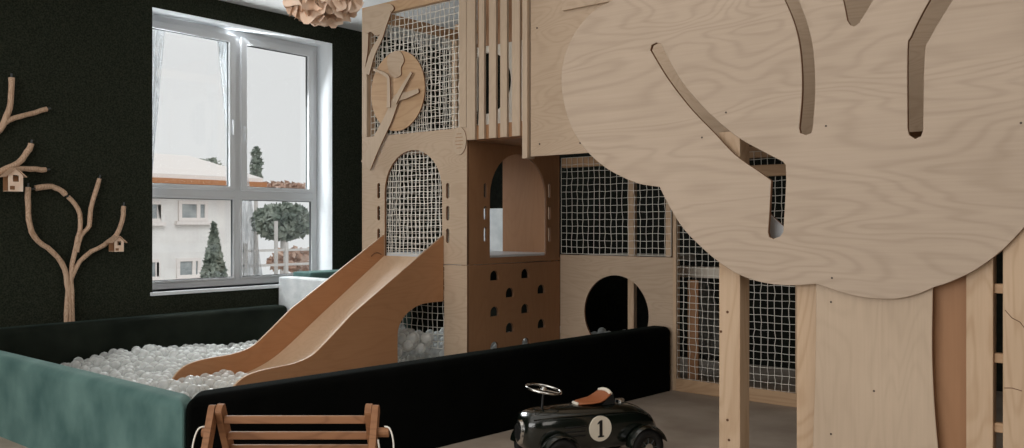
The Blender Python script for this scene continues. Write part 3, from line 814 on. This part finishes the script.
chosen = set(i for k, i in rank[:298])
print('balls', len(pts), 'seen', len(rank))
b = bmesh.new(); bmesh.ops.create_icosphere(b, subdivisions=3, radius=RB); bme = bpy.data.meshes.new('ball'); b.to_mesh(bme); b.free()
for q_ in bme.polygons: q_.use_smooth = True
bme.materials.append(M['ball'])
for i in sorted(chosen):
    o = bpy.data.objects.new('plastic_ball', bme); COL.objects.link(o); o.location = pts[i][:3]
    tag(o, 'clear white plastic ball near the top of the ball pit', 'ball', 'clear plastic balls in the pit')
import numpy as np
b = bmesh.new(); bmesh.ops.create_icosphere(b, subdivisions=2, radius=RB); b.verts.index_update()
V = np.array([v.co[:] for v in b.verts]); Fc = np.array([[v.index for v in f_.verts] for f_ in b.faces]); b.free()
rest = np.array([p[:3] for i, p in enumerate(pts) if i not in chosen])
VV = (rest[:, None, :] + V[None]).reshape(-1, 3); FF = (Fc[None] + (np.arange(len(rest)) * len(V))[:, None, None]).reshape(-1, 3)
me = bpy.data.meshes.new('plastic_balls'); me.vertices.add(len(VV)); me.vertices.foreach_set('co', VV.ravel())
me.loops.add(FF.size); me.loops.foreach_set('vertex_index', FF.ravel())
me.polygons.add(len(FF)); me.polygons.foreach_set('loop_start', np.arange(0, FF.size, 3)); me.polygons.foreach_set('use_smooth', np.ones(len(FF), dtype=bool))
me.update(); me.validate(); me.materials.append(M['ball'])
o = bpy.data.objects.new('plastic_balls', me); COL.objects.link(o)
tag(o, 'mass of clear white plastic balls filling the pit', 'balls', None, 'stuff')

# ------------------------------------------------------------------ ride-on car
def camw(X, Y, z=0): return Vector((X * .7694 + Y * FX, X * .6388 + Y * FY, z))
cp = camw(.380, 4.37)
hd = camw(-math.cos(math.radians(24)), -math.sin(math.radians(24)))
car = thing('ride_on_car', 'black vintage ride-on toy race car with number 1 roundel', 'toy car', cp, None, math.atan2(hd.y, hd.x))
def K(mb, name, mat, parent=None, smooth='auto'): return mb.done(name, mat, parent or car, smooth, False)
secs = [(.372, .04, .15, .22), (.362, .07, .115, .262), (.34, .095, .10, .285), (.29, .112, .09, .298), (.2, .122, .085, .302), (.08, .13, .08, .302), (-.03, .134, .08, .300), (-.13, .134, .08, .300),
        (-.2, .130, .08, .294), (-.27, .118, .085, .272), (-.33, .095, .095, .235), (-.37, .06, .12, .19), (-.385, .02, .14, .165)]
rings = []
for x, w, z0, z1 in secs:
    r_ = []
    for i in range(28):
        a_ = 2 * PI * i / 28; c_, s_ = math.cos(a_), math.sin(a_)
        e = .62
        r_.append((x, w * math.copysign(abs(c_) ** e, c_), (z0 + z1) / 2 + (z1 - z0) / 2 * math.copysign(abs(s_) ** e, s_)))
    rings.append(r_)
body = K(MB().loft(rings), 'body', M['carpaint'], smooth=True)
# grille
gr = MB(); G = []
for i in range(24):
    a_ = 2 * PI * i / 24; G.append((.042 * math.cos(a_), .19 + .062 * math.sin(a_)))
gr.loft([[(.355, a, b_) for a, b_ in G], [(.382, a * .95, .19 + (b_ - .19) * .95) for a, b_ in G], [(.386, a * .8, .19 + (b_ - .19) * .85) for a, b_ in G]])
g_ = K(gr, 'grille', M['chrome'])
bb = MB()
for i in range(-3, 4): bb.box(.385, .389, i * .009 - .0016, i * .009 + .0016, .19 - .045 + abs(i) * .006, .19 + .045 - abs(i) * .006)
K(bb, 'grille_bars', M['black'], g_)
K(MB().box(.0, .0 + .30, -.001 + .0, .001, .3015, .3045), 'hood_seam', M['chrome'])
# side trim line + louvre
for s_ in (-1, 1):
    K(MB().tube([(.34, s_ * .088, .262), (.2, s_ * .115, .272), (0, s_ * .126, .272), (-.2, s_ * .123, .265), (-.3, s_ * .10, .235)], .003, 6), 'trim_line', M['chrome' if 0 else 'carpaint'])
    for k in range(3):
        K(MB().box(.08, .19, s_ * .127 - .004, s_ * .127 + .004, .215 - k * .022, .222 - k * .022, .002), 'louvre', M['black'])
def cyl(x, y0, y1, z, r, n=32):
    mb = MB(); mb.loft([[(x + r * math.cos(2 * PI * i / n), yy, z + r * math.sin(2 * PI * i / n)) for i in range(n)] for yy in (y0, y1)]); return mb
for wxx in (.235, -.245):
    for s_ in (-1, 1):
        R_, w2 = .092, .022; yc_ = s_ * .168
        mb = MB(); prof = [(.05, -w2), (.075, -w2 * 1.0), (.088, -w2 * .8), (R_, -w2 * .35), (R_, w2 * .35), (.088, w2 * .8), (.075, w2), (.05, w2), (.05, -w2)]
        mb.loft([[(wxx + r_ * math.cos(2 * PI * i / 36), yc_ + y_, R_ + r_ * math.sin(2 * PI * i / 36)) for i in range(36)] for r_, y_ in prof], cap=False)
        wh = K(mb, 'wheel', M['black'], smooth=True)
        K(cyl(wxx, yc_ - .012, yc_ + .012, R_, .05), 'rim', M['carpaint'], wh)
        K(cyl(wxx, yc_ + s_ * .012, yc_ + s_ * .022, R_, .022), 'hub_cap', M['chrome'], wh)
        sp_ = MB()
        for k in range(8):
            a_ = 2 * PI * k / 8; sp_.tube([(wxx + .02 * math.cos(a_), yc_ + s_ * .015, R_ + .02 * math.sin(a_)), (wxx + .05 * math.cos(a_), yc_ + s_ * .013, R_ + .05 * math.sin(a_))], .0025, 5)
        K(sp_, 'spokes', M['gasket'], wh)
        # mudguard
        mg = MB(); rows = []
        a0, a1 = (.15, 2.7) if wxx > 0 else (.1, 2.9)
        for k in range(15):
            a_ = a0 + (a1 - a0) * k / 14
            rows.append([(wxx + rr_ * math.cos(a_), yc_ + yy, R_ + rr_ * math.sin(a_)) for rr_, yy in ((.104, -.032), (.110, -.015), (.112, 0), (.110, .015), (.104, .032), (.101, .032), (.107, .0), (.101, -.032))])
        K(mg.loft(rows), 'mudguard', M['carpaint'])
    K(MB().tube([(wxx, -.165, .092), (wxx, .165, .092)], .008, 8), 'axle', M['gasket'])
# roundel with 1 on each side
for s_ in (-1, 1):
    yy = s_ * .1345
    rd = K(MB().loft([[(.0 + .062 * math.cos(2 * PI * i / 40), yv, .20 + .062 * math.sin(2 * PI * i / 40)) for i in range(40)] for yv in (s_ * .125, yy + s_ * .001)]), 'roundel', M['cream'])
    one = [(-.011, -.042), (.018, -.042), (.018, -.034), (.0105, -.034), (.0105, .042), (.001, .042), (-.012, .030), (-.014, .022), (-.004, .027), (-.004, -.034), (-.011, -.034)]
    one = [(a - .002, b_) for a, b_ in one]
    one = [(a * (1.15 if abs(a) < 1 else 1), b_) for a, b_ in one]
    bm_ = bmesh.new(); sg = s_
    fr_ = [bm_.verts.new((.0 - s_ * a, yy + s_ * .0012, .20 + b_)) for a, b_ in one]; bm_.faces.new(fr_)
    ex = bmesh.ops.extrude_face_region(bm_, geom=bm_.faces[:]); bmesh.ops.translate(bm_, vec=(0, s_ * .0012, 0), verts=[v for v in ex['geom'] if isinstance(v, bmesh.types.BMVert)])
    q_ = MB(); q_.bm.free(); q_.bm = bm_; K(q_, 'number', M['ink'], rd, False)
# seat: saddle pad rising to a low back
st = []
for x, z, w, th in ((.065, .304, .03, .008), (.045, .308, .05, .012), (0, .310, .065, .014), (-.04, .315, .07, .016), (-.07, .328, .07, .018), (-.092, .346, .065, .016), (-.102, .354, .055, .010)):
    st.append([(x + (.006 if s__ > 0 else -.006) * (1 if z > .33 else 0), w * math.copysign(abs(math.cos(a_)) ** .6, math.cos(a_)), z + th / 2 * math.copysign(abs(math.sin(a_)) ** .7, math.sin(a_))) for a_ in [2 * PI * i / 20 for i in range(20)] for s__ in (0,)])
seat = K(MB().loft(st), 'seat', M['leather'], smooth=True)
K(MB().tube([(-.102, -.058, .350), (-.106, -.03, .358), (-.107, 0, .360), (-.106, .03, .358), (-.102, .058, .350)], .010, 8), 'seat_piping', M['cream'], seat, True)
K(MB().tube([(.066, -.026, .305), (.072, 0, .306), (.066, .026, .305)], .008, 8), 'seat_piping', M['cream'], seat, True)
K(MB().loft([[(x, y, z) for x, y, z in ((-.05, -.065, .298), (-.125, -.065, .298), (-.118, -.06, .345), (-.098, -.06, .345))], [(x, y, z) for x, y, z in ((-.05, .065, .298), (-.125, .065, .298), (-.118, .06, .345), (-.098, .06, .345))]]), 'seat_back', M['black'])
# fuel cap
K(MB().tube([(-.19, 0, .28), (-.19, 0, .306), (-.19, 0, .310)], [.024, .024, .016], 18), 'fuel_cap', M['chrome'])
# steering wheel
sw = Matrix.Translation((.245, 0, .390)) @ Matrix.Rotation(math.radians(-9), 4, 'Y') @ Matrix.Rotation(math.radians(-6), 4, 'X')
K(MB().tube([(.255, 0, .292), (.245, 0, .390)], .006, 8), 'steering_column', M['black'])
tor = MB(); tor.loft([[((.088 + .006 * math.cos(2 * PI * j / 8)) * math.cos(2 * PI * i / 40), (.088 + .006 * math.cos(2 * PI * j / 8)) * math.sin(2 * PI * i / 40), .006 * math.sin(2 * PI * j / 8)) for j in range(8)] for i in range(41)], cap=False)
tor.xf(sw); stw = K(tor, 'steering_wheel', M['chrome'], smooth=True)
spk = MB()
for k in range(3):
    a_ = 2 * PI * k / 3 + .4
    spk.bar((0, 0, -.002), (.086 * math.cos(a_), .086 * math.sin(a_), 0), .014, .003, (-math.sin(a_), math.cos(a_), 0))
spk.tube([(0, 0, -.006), (0, 0, .008), (0, 0, .012)], [.014, .014, .008], 12)
spk.xf(sw); K(spk, 'spokes', M['chrome'], stw)

# ------------------------------------------------------------------ folding slatted wooden chair in the foreground
TD = 2.70
cxm = ((215 + 374) / 2 - 512) / F * TD
ch_o = camw(cxm, TD)
yaw = math.atan2(.6388, .7694)
fc = thing('slatted_folding_chair', 'small wooden folding A-frame chair with slats and rope loops in the foreground', 'chair', ch_o, None, yaw)
W = (374 - 219) / F * TD / 2 + .012     # half width between uprights
ZTOP = 1.2 - 181 / F * TD
def Kc(mb, name, mat=None, parent=None, smooth=False): return mb.done(name, mat or M['chairwood'], parent or fc, smooth, False)
def plank(x, t, p0, p1, w):
    """board in the yz plane with rounded upper end p1"""
    p0, p1 = Vector(p0), Vector(p1); d = (p1 - p0).normalized(); n_ = Vector((-d.y, d.x)); out = [p0 + n_ * w / 2, p0 - n_ * w / 2]
    for i in range(9):
        a_ = -PI / 2 + PI * i / 8; out.append(p1 + d * (w / 2) * math.cos(a_) * .7 + n_ * (w / 2) * math.sin(a_) * 1)
    mb = MB(); mb.loft([[(x - t / 2, v.x, v.y) for v in out], [(x + t / 2, v.x, v.y) for v in out]]); return mb
tt = .020
for s_ in (-1, 1):
    # frame whose foot is nearer the viewer (outer) and frame whose foot is farther away (inner)
    Kc(plank(s_ * W, tt, (-.34, .004), (.0, ZTOP - .012), .042), 'front_leg')
    Kc(plank(s_ * (W - tt - .002), tt, (.36, .004), (.0, ZTOP - .012), .046), 'rear_leg')
def on_rear(z): return .36 * (1 - (z - .004) / (ZTOP - .016))
for z_ in (1.2 - 195 / F * TD, 1.2 - 213.5 / F * TD, .485, .42, .30, .12):
    hgt = .024
    y_ = on_rear(z_) - .012
    Kc(MB().box(-(W - tt - .012), W - tt - .012, y_ - .008, y_ + .008, z_ - hgt / 2, z_ + hgt / 2, .003), 'slat')
zr = 1.2 - 205 / F * TD
yd_ = -.34 * (1 - zr / ZTOP) - .01
Kc(MB().tube([(-W - .022, yd_ + .02, zr), (-W + .0, yd_ + .02, zr)], .015, 14), 'dowel', None, None, 'auto')
Kc(MB().tube([(W - .0, yd_ + .02, zr), (W + .045, yd_ + .02, zr)], .015, 14), 'dowel', None, None, 'auto')
for s_ in (-1, 1):
    x = s_ * (W + (.032 if s_ > 0 else .014))
    loop = [(x, yd_ + .02, zr + .018), (x + s_ * .018, yd_ + .01, zr + .012), (x + s_ * .03, yd_ - .0, zr - .03), (x + s_ * .03, yd_ - .02, zr - .10), (x + s_ * .02, yd_ - .05, zr - .18), (x, yd_ - .06, zr - .2), (x - s_ * .014, yd_ - .05, zr - .17), (x - s_ * .006, yd_ - .03, zr - .08), (x - s_ * .016, yd_ - .01, zr - .015)]
    Kc(MB().tube(smoothpoly(loop, 4), .0026, 6), 'rope_loop', M['rope'], None, True)
Kc(MB().box(-W, W, -.245, -.229, .17, .20, .003), 'crossbar')

# ------------------------------------------------------------------ camera, lights, world
cd = bpy.data.cameras.new('camera'); co = bpy.data.objects.new('camera', cd); COL.objects.link(co)
cd.sensor_width = 36; cd.lens = F * 36 / 1024; cd.shift_y = -1 / 1024 * -1
co.location = CAM
co.rotation_euler = (PI / 2, 0, math.atan2(-FX, FY))
SC.camera = co

def area(name, loc, target, sx, sy, power, col=(1, 1, 1)):
    l = bpy.data.lights.new(name, 'AREA'); l.shape = 'RECTANGLE'; l.size = sx; l.size_y = sy; l.energy = power; l.color = col
    o = bpy.data.objects.new(name, l); COL.objects.link(o); o.location = loc
    o.rotation_euler = (Vector(target) - Vector(loc)).to_track_quat('-Z', 'Y').to_euler()
    return o
area('daylight_front', (-3.2, YF + .15, 1.75), (-3.2, 5, 1.4), 6.5, 2.4, 228, (1, .985, .96))
area('ceiling_fill', (-2.4, 1.3, HC - .05), (-2.4, 1.3, 0), 4.5, 5.6, 50, (1, .965, .92))  # added overhead fill light, no fixture of its own
area('window_daylight', (XW - .6, 4.5, 2.3), (-3.6, 3.4, .2), 1.7, 1.6, 105, (.95, .98, 1))
area('room_fill', (XR - .1, 1.5, 1.8), (-3, 3, 1.2), 3, 1.8, 38, (1, .95, .88))
pl_ = bpy.data.lights.new('bulb_light', 'POINT'); pl_.energy = 3; pl_.shadow_soft_size = .06; pl_.color = (1, .9, .8)
po = bpy.data.objects.new('bulb_light', pl_); COL.objects.link(po); po.location = LC
sn_ = bpy.data.lights.new('house_fill_sun', 'SUN'); sn_.energy = 1.1; sn_.angle = .6  # sun lamp added to brighten the neighbour house
so_ = bpy.data.objects.new('house_fill_sun', sn_); COL.objects.link(so_); so_.rotation_euler = Vector((-1, .25, -.9)).to_track_quat('-Z', 'Y').to_euler()
w = bpy.data.worlds.new('world'); SC.world = w; w.use_nodes = True
bg = w.node_tree.nodes['Background']; bg.inputs[0].default_value = lin((236, 236, 236)); bg.inputs[1].default_value = 1.0
SC.view_settings.view_transform = 'Standard'
SC.view_settings.look = 'None'
SC.view_settings.exposure = 0
SC.cycles.use_denoising = True
SC.cycles.max_bounces = 8
SC.cycles.transparent_max_bounces = 24
SC.cycles.sample_clamp_indirect = 4
